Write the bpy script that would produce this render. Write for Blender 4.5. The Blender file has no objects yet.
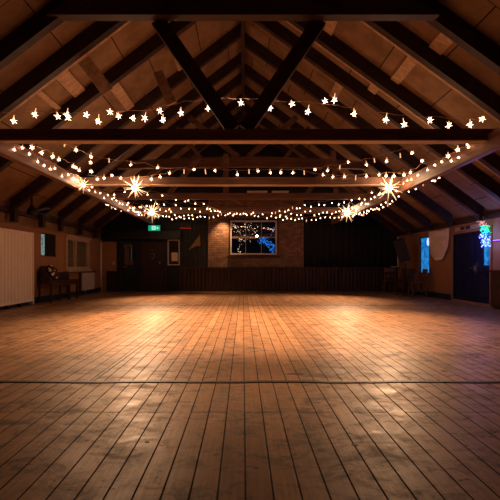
import bpy, bmesh, math, random
from mathutils import Vector, Matrix
random.seed(7)
C = bpy.context.scene.collection
SC = bpy.context.scene

# ------------------------------------------------------------------ camera
F = 380.0; VX = 243.0; VY = 266.0; CH = 1.0
cd = bpy.data.cameras.new('camera'); cam = bpy.data.objects.new('camera', cd); C.objects.link(cam)
cam.location = (0, 0, CH); cam.rotation_euler = (math.pi/2, 0, 0)
cd.sensor_width = 36; cd.lens = F*36/500
cd.shift_x = (250-VX)/500; cd.shift_y = (VY-250)/500
cd.clip_end = 200
SC.camera = cam
# ------------------------------------------------------------------ world
w = bpy.data.worlds.new('night'); SC.world = w; w.use_nodes = True
w.node_tree.nodes['Background'].inputs[0].default_value = (0.01, 0.014, 0.035, 1)
w.node_tree.nodes['Background'].inputs[1].default_value = 0.08
# ------------------------------------------------------------------ exposure
SC.view_settings.view_transform = 'Standard'; SC.view_settings.look = 'None'
SC.view_settings.gamma = 1; SC.view_settings.use_curve_mapping = False
SC.view_settings.exposure = 0.0
SC.cycles.use_denoising = True
SC.cycles.sample_clamp_indirect = 4
SC.cycles.max_bounces = 6
LAMP_W = 26          # watts of each bright lamp
BULB = 12            # emission strength of a string bulb
POOL_W = 2600         # added unseen downlight for the light pool on the floor
DOWN_W = 850         # their light thrown down on the floor
LCOL = (1, .59, .32)
WARM = (1.0, 0.60, 0.36)

def at(x, y, d):                       # a point d metres ahead of the camera that shows at pixel x, y
    return Vector(((x-VX)*d/F, d, CH+(VY-y)*d/F))

# ------------------------------------------------------------------ materials
def nd(nt, t, **kw):
    n = nt.nodes.new(t)
    for k, v in kw.items():
        if k in n.inputs: n.inputs[k].default_value = v
        else: setattr(n, k, v)
    return n
def base(name):
    m = bpy.data.materials.new(name); m.use_nodes = True
    nt = m.node_tree; b = nt.nodes['Principled BSDF']
    return m, nt, b
def c4(c): return (c[0], c[1], c[2], 1)
def mat(name, col, rough=.6, var=.35, scale=6, stretch=(1,1,1), bump=.15, metal=0, spec=.3, mottle=0):
    m, nt, b = base(name); L = nt.links.new
    tc = nd(nt, 'ShaderNodeTexCoord'); mp = nd(nt, 'ShaderNodeMapping'); mp.inputs['Scale'].default_value = stretch
    L(tc.outputs['Object'], mp.inputs[0])
    n = nd(nt, 'ShaderNodeTexNoise', Scale=scale, Detail=6, Roughness=.6); L(mp.outputs[0], n.inputs['Vector'])
    r = nd(nt, 'ShaderNodeValToRGB'); L(n.outputs['Fac'], r.inputs[0])
    r.color_ramp.elements[0].position = .3; r.color_ramp.elements[1].position = .72
    r.color_ramp.elements[0].color = c4([v*(1-var) for v in col]); r.color_ramp.elements[1].color = c4([min(1, v*(1+var)) for v in col])
    L(r.outputs[0], b.inputs['Base Color'])
    b.inputs['Roughness'].default_value = rough; b.inputs['Metallic'].default_value = metal
    b.inputs['Specular IOR Level'].default_value = spec
    if bump:
        bp = nd(nt, 'ShaderNodeBump', Strength=bump, Distance=.01); L(n.outputs['Fac'], bp.inputs['Height']); L(bp.outputs[0], b.inputs['Normal'])
    return m
def emit(name, col, s):
    m, nt, b = base(name)
    b.inputs['Base Color'].default_value = c4(col); b.inputs['Emission Color'].default_value = c4(col)
    b.inputs['Emission Strength'].default_value = s
    return m

M = {}
M['beam'] = mat('dark_timber', (.050,.024,.018), .55, .5, 3, (.4,.4,.4), .3)
M['tie'] = mat('tie_timber', (.135,.066,.045), .55, .45, 5, (.3,3,3), .3)
M['long'] = mat('long_beam_timber', (.18,.088,.055), .5, .5, 6, (3,.25,3), .3)
M['rafter'] = mat('rafter_timber', (.035,.017,.015), .6, .4, 5, (1,1,1), .3)
M['batten'] = mat('batten_timber', (.42,.26,.16), .7, .4, 8, (1,3,1), .3)
M['plaster'] = mat('ochre_plaster', (.33,.155,.075), .75, .12, 3, (1,1,1), .1)
M['skirt'] = mat('navy_skirting', (.020,.026,.065), .45, .3)
M['navy'] = mat('navy_door_paint', (.012,.013,.045), .4, .3)
M['blackwall'] = mat('black_panel_paint', (.011,.011,.015), .55, .35)
M['black'] = mat('black_paint', (.012,.012,.015), .45, .3)
M['curtain'] = mat('black_curtain', (.010,.010,.014), .9, .3)
M['brown_door'] = mat('red_brown_door', (.030,.011,.010), .5, .4, 4, (3,3,.4))
M['wainscot'] = mat('wainscot_timber', (.050,.021,.012), .55, .5, 4, (4,1,.3), .3)
M['white'] = mat('white_paint', (.62,.53,.47), .5, .08)
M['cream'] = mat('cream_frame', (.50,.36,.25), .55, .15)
M['panel_white'] = mat('partition_white', (.84,.70,.60), .55, .06)
M['cloth'] = mat('sheer_white_cloth', (.75,.62,.55), .9, .08, 20)
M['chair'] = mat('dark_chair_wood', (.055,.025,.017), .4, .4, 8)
M['chair_lit'] = mat('lit_chair_wood', (.12,.052,.028), .45, .4, 8)  # lighter copy of the chair wood, light put into its colour
M['seatpad'] = mat('dark_seat_pad', (.05,.025,.018), .8, .3)
M['steel'] = mat('brushed_steel', (.6,.58,.55), .3, .1, metal=1)
M['gold'] = mat('gold_card', (.28,.15,.04), .4, .2)
M['paper'] = mat('paper_notice', (.75,.55,.45), .8, .1)
M['plastic'] = mat('black_plastic', (.009,.010,.014), .35, .2)
M['wire'] = mat('clear_wire', (.45,.24,.14), .35, .1, spec=.6)
M['dark_hole'] = mat('dark_interior', (.012,.010,.012), .9, .1)
M['red'] = mat('red_sign_plastic', (.22,.012,.010), .5, .2)
M['seam'] = mat('worn_threshold_metal', (.05,.028,.02), .45, .5, 30, (1,1,1), .5)
M['bulb'] = emit('warm_bulb', WARM, BULB)
M['bulb_dim'] = emit('dim_bulb_stem', (1,.52,.26), 1.1)
M['neck'] = emit('glowing_bulb_neck', (1,.5,.24), 2.2)
M['lamp'] = emit('bright_lamp', (1,.62,.34), 50)
M['ray'] = emit('lamp_flare_glow', (1,.60,.32), 3)  # glow for the lamps' flare rays and the added downlight's lens
M['green_e'] = emit('green_sign_face', (.0,.40,.26), .8)
M['green_w'] = emit('green_sign_pictogram', (.45,1,.75), .9)
M['red_e'] = emit('red_light_strip', (.5,.02,.015), .12)
M['blue_e'] = emit('blue_led', (.03,.22,1), 3)
M['blue_d'] = emit('deep_blue_led', (.02,.24,.85), .8)
M['teal_e'] = emit('teal_led', (.02,.75,.40), 1.3)
M['ice_e'] = emit('icy_led', (.30,.42,1), 2.2)
M['pink_e'] = emit('pink_led', (1,.42,.30), 1.5)
M['purple_e'] = emit('purple_led', (.45,.12,1), 2.5)
M['out_and_reflected_bulb'] = emit('outside_and_reflected_bulb', (1,.66,.4), 1.6)

def glass():
    m, nt, b = base('window_glass'); L = nt.links.new
    out = nt.nodes['Material Output']; nt.nodes.remove(b)
    t = nd(nt, 'ShaderNodeBsdfTransparent'); g = nd(nt, 'ShaderNodeBsdfGlossy', Roughness=.02)
    mx = nd(nt, 'ShaderNodeMixShader'); mx.inputs[0].default_value = .14
    L(t.outputs[0], mx.inputs[1]); L(g.outputs[0], mx.inputs[2]); L(mx.outputs[0], out.inputs[0])
    return m
M['glass'] = glass()
def frosted():
    m, nt, b = base('frosted_glass'); L = nt.links.new
    tc = nd(nt, 'ShaderNodeTexCoord'); n = nd(nt, 'ShaderNodeTexNoise', Scale=26, Detail=4); L(tc.outputs['Object'], n.inputs['Vector'])
    r = nd(nt, 'ShaderNodeValToRGB'); L(n.outputs['Fac'], r.inputs[0])
    r.color_ramp.elements[0].position = .4; r.color_ramp.elements[1].position = .65
    r.color_ramp.elements[0].color = (.09,.06,.045,1); r.color_ramp.elements[1].color = (.24,.18,.14,1)
    L(r.outputs[0], b.inputs['Base Color']); b.inputs['Roughness'].default_value = .35
    bp = nd(nt, 'ShaderNodeBump', Strength=.4, Distance=.01); L(n.outputs['Fac'], bp.inputs['Height']); L(bp.outputs[0], b.inputs['Normal'])
    return m
M['frosted'] = frosted()
def blue_pane(name, lo, hi, s, scale):
    m, nt, b = base(name); L = nt.links.new
    tc = nd(nt, 'ShaderNodeTexCoord'); n = nd(nt, 'ShaderNodeTexNoise', Scale=scale, Detail=5, Roughness=.7); L(tc.outputs['Object'], n.inputs['Vector'])
    r = nd(nt, 'ShaderNodeValToRGB'); L(n.outputs['Fac'], r.inputs[0])
    r.color_ramp.elements[0].position = .36; r.color_ramp.elements[1].position = .66
    r.color_ramp.elements[0].color = c4(lo); r.color_ramp.elements[1].color = c4(hi)
    b.inputs['Base Color'].default_value = (.02,.04,.08,1); b.inputs['Roughness'].default_value = .2
    L(r.outputs[0], b.inputs['Emission Color']); b.inputs['Emission Strength'].default_value = s
    return m
M['blue_pane'] = blue_pane('blue_lit_window_pane', (.0,.05,.22), (.03,.38,.95), .9, 7)
M['pale_pane'] = blue_pane('pale_lit_window_pane', (.06,.10,.10), (.45,.62,.55), .6, 9)

def brick():
    m, nt, b = base('brown_brick'); L = nt.links.new
    tc = nd(nt, 'ShaderNodeTexCoord'); mp = nd(nt, 'ShaderNodeMapping'); mp.inputs['Rotation'].default_value = (math.pi/2, 0, 0)
    L(tc.outputs['Object'], mp.inputs[0])
    sx = nd(nt, 'ShaderNodeSeparateXYZ'); cx = nd(nt, 'ShaderNodeCombineXYZ'); L(tc.outputs['Object'], sx.inputs[0])
    L(sx.outputs[0], cx.inputs[0]); L(sx.outputs[2], cx.inputs[1])
    br = nd(nt, 'ShaderNodeTexBrick', Scale=1.0); L(cx.outputs[0], br.inputs['Vector'])
    br.inputs['Color1'].default_value = (.30,.15,.09,1); br.inputs['Color2'].default_value = (.17,.085,.055,1); br.inputs['Mortar'].default_value = (.10,.06,.045,1)
    br.inputs['Mortar Size'].default_value = .010; br.inputs['Brick Width'].default_value = .235; br.inputs['Row Height'].default_value = .082
    n = nd(nt, 'ShaderNodeTexNoise', Scale=5, Detail=5); L(tc.outputs['Object'], n.inputs['Vector'])
    mx = nd(nt, 'ShaderNodeMixRGB', blend_type='MULTIPLY'); mx.inputs[0].default_value = .6
    r = nd(nt, 'ShaderNodeValToRGB'); L(n.outputs['Fac'], r.inputs[0]); r.color_ramp.elements[0].position = .3; r.color_ramp.elements[1].position = .7
    r.color_ramp.elements[0].color = (.45,.42,.4,1); r.color_ramp.elements[1].color = (1.3,1.25,1.2,1)
    L(br.outputs['Color'], mx.inputs[1]); L(r.outputs[0], mx.inputs[2]); L(mx.outputs[0], b.inputs['Base Color'])
    inv = nd(nt, 'ShaderNodeMath', operation='SUBTRACT'); inv.inputs[0].default_value = 1; L(br.outputs['Fac'], inv.inputs[1])
    bp = nd(nt, 'ShaderNodeBump', Strength=.9, Distance=.02); L(inv.outputs[0], bp.inputs['Height']); L(bp.outputs[0], b.inputs['Normal'])
    b.inputs['Roughness'].default_value = .7
    return m
M['brick'] = brick()

def boards():
    m, nt, b = base('worn_floorboards'); L = nt.links.new
    tc = nd(nt, 'ShaderNodeTexCoord')
    sx = nd(nt, 'ShaderNodeSeparateXYZ'); cx = nd(nt, 'ShaderNodeCombineXYZ'); L(tc.outputs['Object'], sx.inputs[0])
    L(sx.outputs[1], cx.inputs[0]); L(sx.outputs[0], cx.inputs[1])
    br = nd(nt, 'ShaderNodeTexBrick', Scale=1.0, offset=.41, offset_frequency=3); L(cx.outputs[0], br.inputs['Vector'])
    br.inputs['Color1'].default_value = (.40,.222,.115,1); br.inputs['Color2'].default_value = (.27,.143,.073,1); br.inputs['Mortar'].default_value = (.012,.006,.004,1)
    br.inputs['Mortar Size'].default_value = .005; br.inputs['Mortar Smooth'].default_value = .25
    br.inputs['Brick Width'].default_value = 3.7; br.inputs['Row Height'].default_value = .122; br.inputs['Bias'].default_value = -.1
    # long grain
    mp = nd(nt, 'ShaderNodeMapping'); mp.inputs['Scale'].default_value = (26, 1.6, 1); L(tc.outputs['Object'], mp.inputs[0])
    g = nd(nt, 'ShaderNodeTexNoise', Scale=2.2, Detail=7, Roughness=.65); L(mp.outputs[0], g.inputs['Vector'])
    gr = nd(nt, 'ShaderNodeValToRGB'); L(g.outputs['Fac'], gr.inputs[0])
    gr.color_ramp.elements[0].position = .32; gr.color_ramp.elements[1].position = .66
    gr.color_ramp.elements[0].color = (.62,.58,.55,1); gr.color_ramp.elements[1].color = (1.12,1.1,1.08,1)
    m1 = nd(nt, 'ShaderNodeMixRGB', blend_type='MULTIPLY'); m1.inputs[0].default_value = .8
    L(br.outputs['Color'], m1.inputs[1]); L(gr.outputs[0], m1.inputs[2])
    # scuffs and dark stains
    mp2 = nd(nt, 'ShaderNodeMapping'); mp2.inputs['Scale'].default_value = (1.0, 1.5, 1); L(tc.outputs['Object'], mp2.inputs[0])
    s = nd(nt, 'ShaderNodeTexNoise', Scale=4.6, Detail=9, Roughness=.72, Distortion=.5); L(mp2.outputs[0], s.inputs['Vector'])
    sr = nd(nt, 'ShaderNodeValToRGB'); L(s.outputs['Fac'], sr.inputs[0])
    sr.color_ramp.elements[0].position = .36; sr.color_ramp.elements[1].position = .51
    sr.color_ramp.elements[0].color = (.22,.19,.17,1); sr.color_ramp.elements[1].color = (1,1,1,1)
    m2 = nd(nt, 'ShaderNodeMixRGB', blend_type='MULTIPLY'); m2.inputs[0].default_value = .85
    L(m1.outputs[0], m2.inputs[1]); L(sr.outputs[0], m2.inputs[2])
    # small dark chips
    v = nd(nt, 'ShaderNodeTexNoise', Scale=17, Detail=3, Roughness=.5); L(mp2.outputs[0], v.inputs['Vector'])
    vr = nd(nt, 'ShaderNodeValToRGB'); L(v.outputs['Fac'], vr.inputs[0])
    vr.color_ramp.elements[0].position = .285; vr.color_ramp.elements[1].position = .33
    vr.color_ramp.elements[0].color = (.2,.17,.15,1); vr.color_ramp.elements[1].color = (1,1,1,1)
    m3 = nd(nt, 'ShaderNodeMixRGB', blend_type='MULTIPLY'); m3.inputs[0].default_value = .9
    L(m2.outputs[0], m3.inputs[1]); L(vr.outputs[0], m3.inputs[2]); L(m3.outputs[0], b.inputs['Base Color'])
    rr = nd(nt, 'ShaderNodeMapRange'); rr.inputs['From Min'].default_value = .3; rr.inputs['From Max'].default_value = .7
    rr.inputs['To Min'].default_value = .62; rr.inputs['To Max'].default_value = .33
    L(s.outputs['Fac'], rr.inputs[0])
    ro = nd(nt, 'ShaderNodeMath', operation='MULTIPLY_ADD', use_clamp=True); ro.inputs[1].default_value = .5; L(br.outputs['Fac'], ro.inputs[0]); L(rr.outputs[0], ro.inputs[2]); L(ro.outputs[0], b.inputs['Roughness'])
    inv = nd(nt, 'ShaderNodeMath', operation='SUBTRACT'); inv.inputs[0].default_value = 1; L(br.outputs['Fac'], inv.inputs[1])
    ad = nd(nt, 'ShaderNodeMath', operation='MULTIPLY_ADD'); ad.inputs[1].default_value = .16; L(g.outputs['Fac'], ad.inputs[0]); L(inv.outputs[0], ad.inputs[2])
    bp = nd(nt, 'ShaderNodeBump', Strength=.3, Distance=.005); L(ad.outputs[0], bp.inputs['Height']); L(bp.outputs[0], b.inputs['Normal'])
    b.inputs['Specular IOR Level'].default_value = .33
    return m
M['floor'] = boards()

def ply():
    m, nt, b = base('brown_ceiling_board'); L = nt.links.new
    tc = nd(nt, 'ShaderNodeTexCoord')
    sx = nd(nt, 'ShaderNodeSeparateXYZ'); cx = nd(nt, 'ShaderNodeCombineXYZ'); L(tc.outputs['Object'], sx.inputs[0])
    L(sx.outputs[2], cx.inputs[0]); L(sx.outputs[1], cx.inputs[1])
    br = nd(nt, 'ShaderNodeTexBrick', Scale=1.0, offset=.37, offset_frequency=2); L(cx.outputs[0], br.inputs['Vector'])
    br.inputs['Color1'].default_value = (.27,.165,.10,1); br.inputs['Color2'].default_value = (.21,.125,.075,1); br.inputs['Mortar'].default_value = (.03,.014,.008,1)
    br.inputs['Mortar Size'].default_value = .007; br.inputs['Brick Width'].default_value = .74; br.inputs['Row Height'].default_value = 1.31
    n = nd(nt, 'ShaderNodeTexNoise', Scale=2.5, Detail=7, Roughness=.6); L(tc.outputs['Object'], n.inputs['Vector'])
    r = nd(nt, 'ShaderNodeValToRGB'); L(n.outputs['Fac'], r.inputs[0]); r.color_ramp.elements[0].position = .33; r.color_ramp.elements[1].position = .65
    r.color_ramp.elements[0].color = (.68,.62,.56,1); r.color_ramp.elements[1].color = (1.1,1.06,1,1)
    mx = nd(nt, 'ShaderNodeMixRGB', blend_type='MULTIPLY'); mx.inputs[0].default_value = .9
    L(br.outputs['Color'], mx.inputs[1]); L(r.outputs[0], mx.inputs[2]); L(mx.outputs[0], b.inputs['Base Color'])
    b.inputs['Roughness'].default_value = .75; b.inputs['Specular IOR Level'].default_value = .2
    return m
M['ply'] = ply()
def floral():
    m, nt, b = base('floral_cushion_fabric'); L = nt.links.new
    tc = nd(nt, 'ShaderNodeTexCoord'); v = nd(nt, 'ShaderNodeTexVoronoi', Scale=9); L(tc.outputs['Object'], v.inputs['Vector'])
    r = nd(nt, 'ShaderNodeValToRGB'); L(v.outputs['Distance'], r.inputs[0]); r.color_ramp.interpolation = 'CONSTANT'
    r.color_ramp.elements[0].color = (.85,.62,.42,1); r.color_ramp.elements[1].position = .36; r.color_ramp.elements[1].color = (.03,.02,.018,1)
    L(r.outputs[0], b.inputs['Base Color']); b.inputs['Roughness'].default_value = .9
    return m
M['floral'] = floral()

# ------------------------------------------------------------------ mesh builder
class MB:
    def __init__(s): s.v = []; s.f = []
    def add(s, vs, fs):
        o = len(s.v); s.v += [Vector(p) for p in vs]; s.f += [tuple(i+o for i in f) for f in fs]; return s
    def box(s, x0, x1, y0, y1, z0, z1):
        p = [(x0,y0,z0),(x1,y0,z0),(x1,y1,z0),(x0,y1,z0),(x0,y0,z1),(x1,y0,z1),(x1,y1,z1),(x0,y1,z1)]
        return s.add(p, [(0,3,2,1),(4,5,6,7),(0,1,5,4),(1,2,6,5),(2,3,7,6),(3,0,4,7)])
    def prism(s, poly, a, b, ax='y'):           # 2D polygon extruded along ax from a to b
        n = len(poly)
        def mk(u, v, t): return {'y': (u, t, v), 'x': (t, u, v), 'z': (u, v, t)}[ax]
        vs = [mk(u, v, a) for u, v in poly] + [mk(u, v, b) for u, v in poly]
        fs = [tuple(range(n)), tuple(reversed(range(n, 2*n)))] + [(i, (i+n) if True else 0, (i+1) % n + n, (i+1) % n) for i in range(n)]
        return s.add(vs, fs)
    def bar(s, p, q, wd, ht, up=(0,0,1)):
        p = Vector(p); q = Vector(q); t = (q-p).normalized(); u = Vector(up)
        sd = t.cross(u)
        if sd.length < 1e-4: sd = t.cross(Vector((0,1,0)))
        sd.normalize(); u = sd.cross(t).normalized()
        vs = [e + sd*(a*wd/2) + u*(b*ht/2) for e in (p, q) for a, b in ((-1,-1),(1,-1),(1,1),(-1,1))]
        return s.add(vs, [(0,3,2,1),(4,5,6,7),(0,1,5,4),(1,2,6,5),(2,3,7,6),(3,0,4,7)])
    def tube(s, pts, r, n=8, cap=True):
        pts = [Vector(p) for p in pts]; rs = r if isinstance(r, (list, tuple)) else [r]*len(pts)
        o = len(s.v); ref = None
        for i, p in enumerate(pts):
            t = (pts[min(i+1, len(pts)-1)] - pts[max(i-1, 0)]).normalized()
            if ref is None: ref = t.cross(Vector((0,0,1)) if abs(t.z) < .9 else Vector((1,0,0))).normalized()
            a = (ref - t*ref.dot(t)).normalized(); ref = a; b = t.cross(a)
            for k in range(n):
                th = 2*math.pi*k/n; s.v.append(p + (a*math.cos(th) + b*math.sin(th))*rs[i])
        for i in range(len(pts)-1):
            for k in range(n):
                s.f.append((o+i*n+k, o+i*n+(k+1) % n, o+(i+1)*n+(k+1) % n, o+(i+1)*n+k))
        if cap:
            s.f.append(tuple(o+k for k in reversed(range(n)))); s.f.append(tuple(o+(len(pts)-1)*n+k for k in range(n)))
        return s
    def grid(s, fn, nu, nv, th=0.004):          # thin sheet with real thickness along its normal
        P = [[Vector(fn(i/nu, j/nv)) for j in range(nv+1)] for i in range(nu+1)]
        o = len(s.v); W = nv+1
        N = []
        for i in range(nu+1):
            for j in range(nv+1):
                du = P[min(i+1, nu)][j]-P[max(i-1, 0)][j]; dv = P[i][min(j+1, nv)]-P[i][max(j-1, 0)]
                nn = du.cross(dv); nn = nn.normalized() if nn.length > 1e-9 else Vector((0,1,0)); N.append(nn)
        for i in range(nu+1):
            for j in range(nv+1): s.v.append(P[i][j]+N[i*W+j]*th/2)
        for i in range(nu+1):
            for j in range(nv+1): s.v.append(P[i][j]-N[i*W+j]*th/2)
        K = (nu+1)*W
        for i in range(nu):
            for j in range(nv):
                a = o+i*W+j; s.f.append((a, a+W, a+W+1, a+1)); s.f.append((a+K, a+K+1, a+K+W+1, a+K+W))
        for i in range(nu):
            for j in (0, nv):
                a = o+i*W+j; s.f.append((a, a+K, a+K+W, a+W))
        for j in range(nv):
            for i in (0, nu):
                a = o+i*W+j; s.f.append((a, a+1, a+K+1, a+K))
        return s
    def star(s, c, r, core=.42, n=7, seed=0):   # spiky star bulb
        c = Vector(c); rnd = random.Random(seed)
        dirs = []
        for k in range(n):
            z = 1-2*(k+.5)/n; ph = k*2.39996+seed; q = math.sqrt(1-z*z); dirs.append(Vector((q*math.cos(ph), q*math.sin(ph), z)))
        s.ball(c, r*core, 6, 4)
        for d in dirs:
            a = d.orthogonal().normalized(); b = d.cross(a)
            w = r*core*.36
            vs = [c+d*r*core*.5+(a*math.cos(t)+b*math.sin(t))*w for t in (0, 2.09, 4.19)] + [c+d*r]
            s.add(vs, [(0,1,3),(1,2,3),(2,0,3),(0,2,1)])
        return s
    def ball(s, c, r, nu=12, nv=8, sc=(1,1,1)):
        c = Vector(c); o = len(s.v)
        s.v.append(c+Vector((0,0,r*sc[2])))
        for j in range(1, nv):
            ph = math.pi*j/nv
            for i in range(nu):
                th = 2*math.pi*i/nu; s.v.append(c+Vector((r*sc[0]*math.sin(ph)*math.cos(th), r*sc[1]*math.sin(ph)*math.sin(th), r*sc[2]*math.cos(ph))))
        s.v.append(c-Vector((0,0,r*sc[2]))); e = len(s.v)-1
        for i in range(nu): s.f.append((o, o+1+i, o+1+(i+1) % nu))
        for j in range(nv-2):
            for i in range(nu):
                a = o+1+j*nu; s.f.append((a+i, a+nu+i, a+nu+(i+1) % nu, a+(i+1) % nu))
        a = o+1+(nv-2)*nu
        for i in range(nu): s.f.append((a+i, e, a+(i+1) % nu))
        return s
    def data(s, name, m, off=Vector((0,0,0)), smooth=False):
        me = bpy.data.meshes.new(name); me.from_pydata([v-off for v in s.v], [], s.f); me.update()
        bm = bmesh.new(); bm.from_mesh(me); bmesh.ops.recalc_face_normals(bm, faces=bm.faces); bm.to_mesh(me); bm.free()
        me.materials.append(m)
        if smooth:
            for p in me.polygons: p.use_smooth = True
        return me
    def build(s, name, m, parent=None, smooth=False, bevel=0):
        off = wloc(parent) if parent else Vector((0,0,0))
        if parent is None:                       # origin of a one-mesh thing at its base centre
            lo = [min(v[i] for v in s.v) for i in range(3)]; hi = [max(v[i] for v in s.v) for i in range(3)]
            off = Vector(((lo[0]+hi[0])/2, (lo[1]+hi[1])/2, lo[2]))
        o = bpy.data.objects.new(name, s.data(name, M[m], off, smooth)); C.objects.link(o)
        if parent: o.parent = parent
        else: o.location = off
        if bevel:
            b = o.modifiers.new('bevel', 'BEVEL'); b.width = bevel; b.segments = 2; b.limit_method = 'ANGLE'
        return o
def wloc(o):
    v = Vector(o.location)
    while o.parent: o = o.parent; v += Vector(o.location)
    return v
def tag(o, label, cat, group=None, kind=None):
    if label: o['label'] = label
    if cat: o['category'] = cat
    if group: o['group'] = group
    if kind: o['kind'] = kind
    return o
def thing(name, label, cat, loc, group=None):
    o = bpy.data.objects.new(name, None); C.objects.link(o); o.location = loc; o.empty_display_size = .1
    return tag(o, label, cat, group)
def struct(o, label=None):
    o['kind'] = 'structure'
    if label: o['label'] = label
    return o
def sroot(name, loc, label=None):
    o = bpy.data.objects.new(name, None); C.objects.link(o); o.location = loc; o['kind'] = 'structure'
    if label: o['label'] = label
    return o

# ------------------------------------------------------------------ room shell
XL, XR, YB, YF = -5.57, 6.08, 15.0, -2.5
A, S, SL = 6.48, .73, .765               # underside of rafters: z = A - S|x| (SL on the left slope)
RT = .30                                 # rafter depth
def zun(x): return A-(S if x > 0 else SL)*abs(x)
def zr(x): return zun(x)+RT          # ceiling boards
def wall_cells(axis, us, zs, solid, a, b):
    m = MB()
    for i in range(len(us)-1):
        for j in range(len(zs)-1):
            if solid(i, j):
                if axis == 'x': m.box(a, b, us[i], us[i+1], zs[j], zs[j+1])
                else: m.box(us[i], us[i+1], a, b, zs[j], zs[j+1])
    return m
struct(MB().box(XL-.3, XR+.3, YF-.2, YB+.3, -.15, 0).build('floor', 'floor'), 'worn wooden dance floor boards')
t1 = MB()
pts = []
for i in range(60):
    x = XL+.0+(XR-XL)*i/59; pts.append((x, 3.27+.010*math.sin(i*1.1)+.004*math.sin(i*3.3), .002))
for i in range(59): t1.bar(pts[i], (pts[i+1][0]+.002, pts[i+1][1], pts[i+1][2]), .042, .010)
struct(t1.build('trim_1', 'seam'), 'dark worn strip across the floorboards')
struct(MB().box(XL+.02, XR-.02, 9.66, 9.685, -.004, .004).build('trim_2', 'seam'))
struct(MB().bar((-1.30, 3.30, 0), (-1.22, 6.9, 0), .016, .008).build('trim_3', 'seam'))

def scuff(n, px, py, rad, asp, seed, lab):
    d = F*CH/(py-VY); cx = (px-VX)*d/F; rnd = random.Random(seed)
    poly = [(cx+rad*asp*math.cos(2*math.pi*i/14)*(.6+.6*rnd.random()), d+rad*math.sin(2*math.pi*i/14)*(.6+.6*rnd.random())) for i in range(14)]
    struct(MB().prism(poly, -.001, .0015, 'z').build(n, 'beam'), lab)
scuff('floor_patch', 429, 361, .05, 1.0, 1, 'dark mark on the boards at the right'); scuff('floor_patch', 295, 374, .028, 3.0, 2, 'short dark mark just behind the strip')
scuff('floor_patch', 355, 445, .018, 1.0, 3, 'small dark mark in the foreground'); scuff('floor_patch', 444, 371, .03, 1.2, 4, 'small dark mark at the right')
scuff('floor_patch', 162, 352, .04, 1.4, 5, 'small dark mark in the left light pool'); scuff('floor_patch', 147, 442, .012, 1.2, 6, 'small dark mark in the left foreground')
# left wall with two windows
WL1 = (10.48, 11.32, 1.27, 1.93); WL2 = (11.92, 13.75, .88, 1.93)
us = [YF, WL1[0], WL1[1], WL2[0], WL2[1], YB+.2]; zs = [0, WL2[2], WL1[2], WL1[3], 2.02]
def solL(i, j):
    if i == 1 and j == 2: return False
    if i == 3 and j in (1, 2): return False
    return True
struct(wall_cells('x', us, zs, solL, XL-.22, XL).build('wall_left', 'plaster'))
struct(MB().box(XL-.22, XL-.05, YF, YB+.2, 2.02, 2.50).build('wall_left_upper', 'ply'))
struct(MB().box(XL-.05, XL+.06, YF, YB, 2.27, 2.38).build('trim_4', 'beam'), 'dark wall plate above the left wall')
# right wall with a window and a double door
WR = (12.42, 13.12, .74, 1.98); DR = (9.33, 10.98, 0, 1.92)
us = [YF, DR[0], DR[1], WR[0], WR[1], YB+.2]; zs = [0, WR[2], DR[3], WR[3], 2.16]
def solR(i, j):
    if i == 1 and j in (0, 1): return False
    if i == 3 and j in (1, 2): return False
    return True
struct(wall_cells('x', us, zs, solR, XR, XR+.22).build('wall_right', 'plaster'))
struct(MB().box(XR+.05, XR+.2, YF, YB+.2, 2.16, 2.6).build('wall_right_upper', 'ply'))
struct(MB().box(XR-.08, XR+.05, YF, YB, 2.17, 2.27).build('trim_5', 'beam'), 'dark wall plate above the right wall')
# baseboards
bl = MB().box(XL, XL+.025, YF, YB, 0, .17); struct(bl.build('baseboard_left', 'skirt'))
br_ = MB().box(XR-.025, XR, YF, DR[0]-.08, 0, .17).box(XR-.025, XR, DR[1]+.08, YB, 0, .17); struct(br_.build('baseboard_right', 'skirt'))
# rear (behind the camera) wall
struct(MB().prism([(XL-.2,0),(XR+.2,0),(XR+.2,zr(XR+.2)),(0,zr(0)),(XL-.2,zr(XL-.2))], YF-.2, YF).build('wall_rear', 'blackwall'))
# back wall: brick centre with a window hole, black panelling either side, gable above
BX0, BX1, BZ = at(208,0,YB).x, at(303.5,0,YB).x, 3.66
W3 = (at(230,0,YB).x, at(277,0,YB).x, at(0,255,YB).z, at(0,220.5,YB).z)
us = [BX0, W3[0], W3[1], BX1]; zs = [0, W3[2], W3[3], BZ]
struct(wall_cells('y', us, zs, lambda i, j: not (i == 1 and j == 1), YB-.06, YB+.2).build('wall_back_brick', 'brick'), 'brown brick centre of the back wall')
struct(MB().prism([(XL-.2,0),(BX0,0),(BX0,zr(BX0)),(XL-.2,zr(XL-.2))], YB, YB+.2).build('wall_back_left', 'blackwall'))
struct(MB().prism([(BX1,0),(XR+.2,0),(XR+.2,zr(XR+.2)),(BX1,zr(BX1))], YB, YB+.2).build('wall_back_right', 'blackwall'))
struct(MB().prism([(BX0,BZ),(BX1,BZ),(BX1,zr(BX1)),(0,zr(0)),(BX0,zr(BX0))], YB, YB+.2).build('wall_back_gable', 'blackwall'))
# vertical board joints on the black wall
m = MB()
for x in [181,185.5,189.7,194,198.4,202.8]:
    p = at(x, 0, YB); m.box(p.x-.012, p.x+.012, YB-.012, YB+.01, 1.0, 3.3)
struct(m.build('trim_6', 'black'), 'cover strips on the black boarding')
m = MB().box(XL, at(118,0,YB).x, YB-.04, YB+.05, .78, 1.96)
struct(m.build('wall_back_corner', 'plaster'), 'ochre plaster beside the back left corner')
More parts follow.
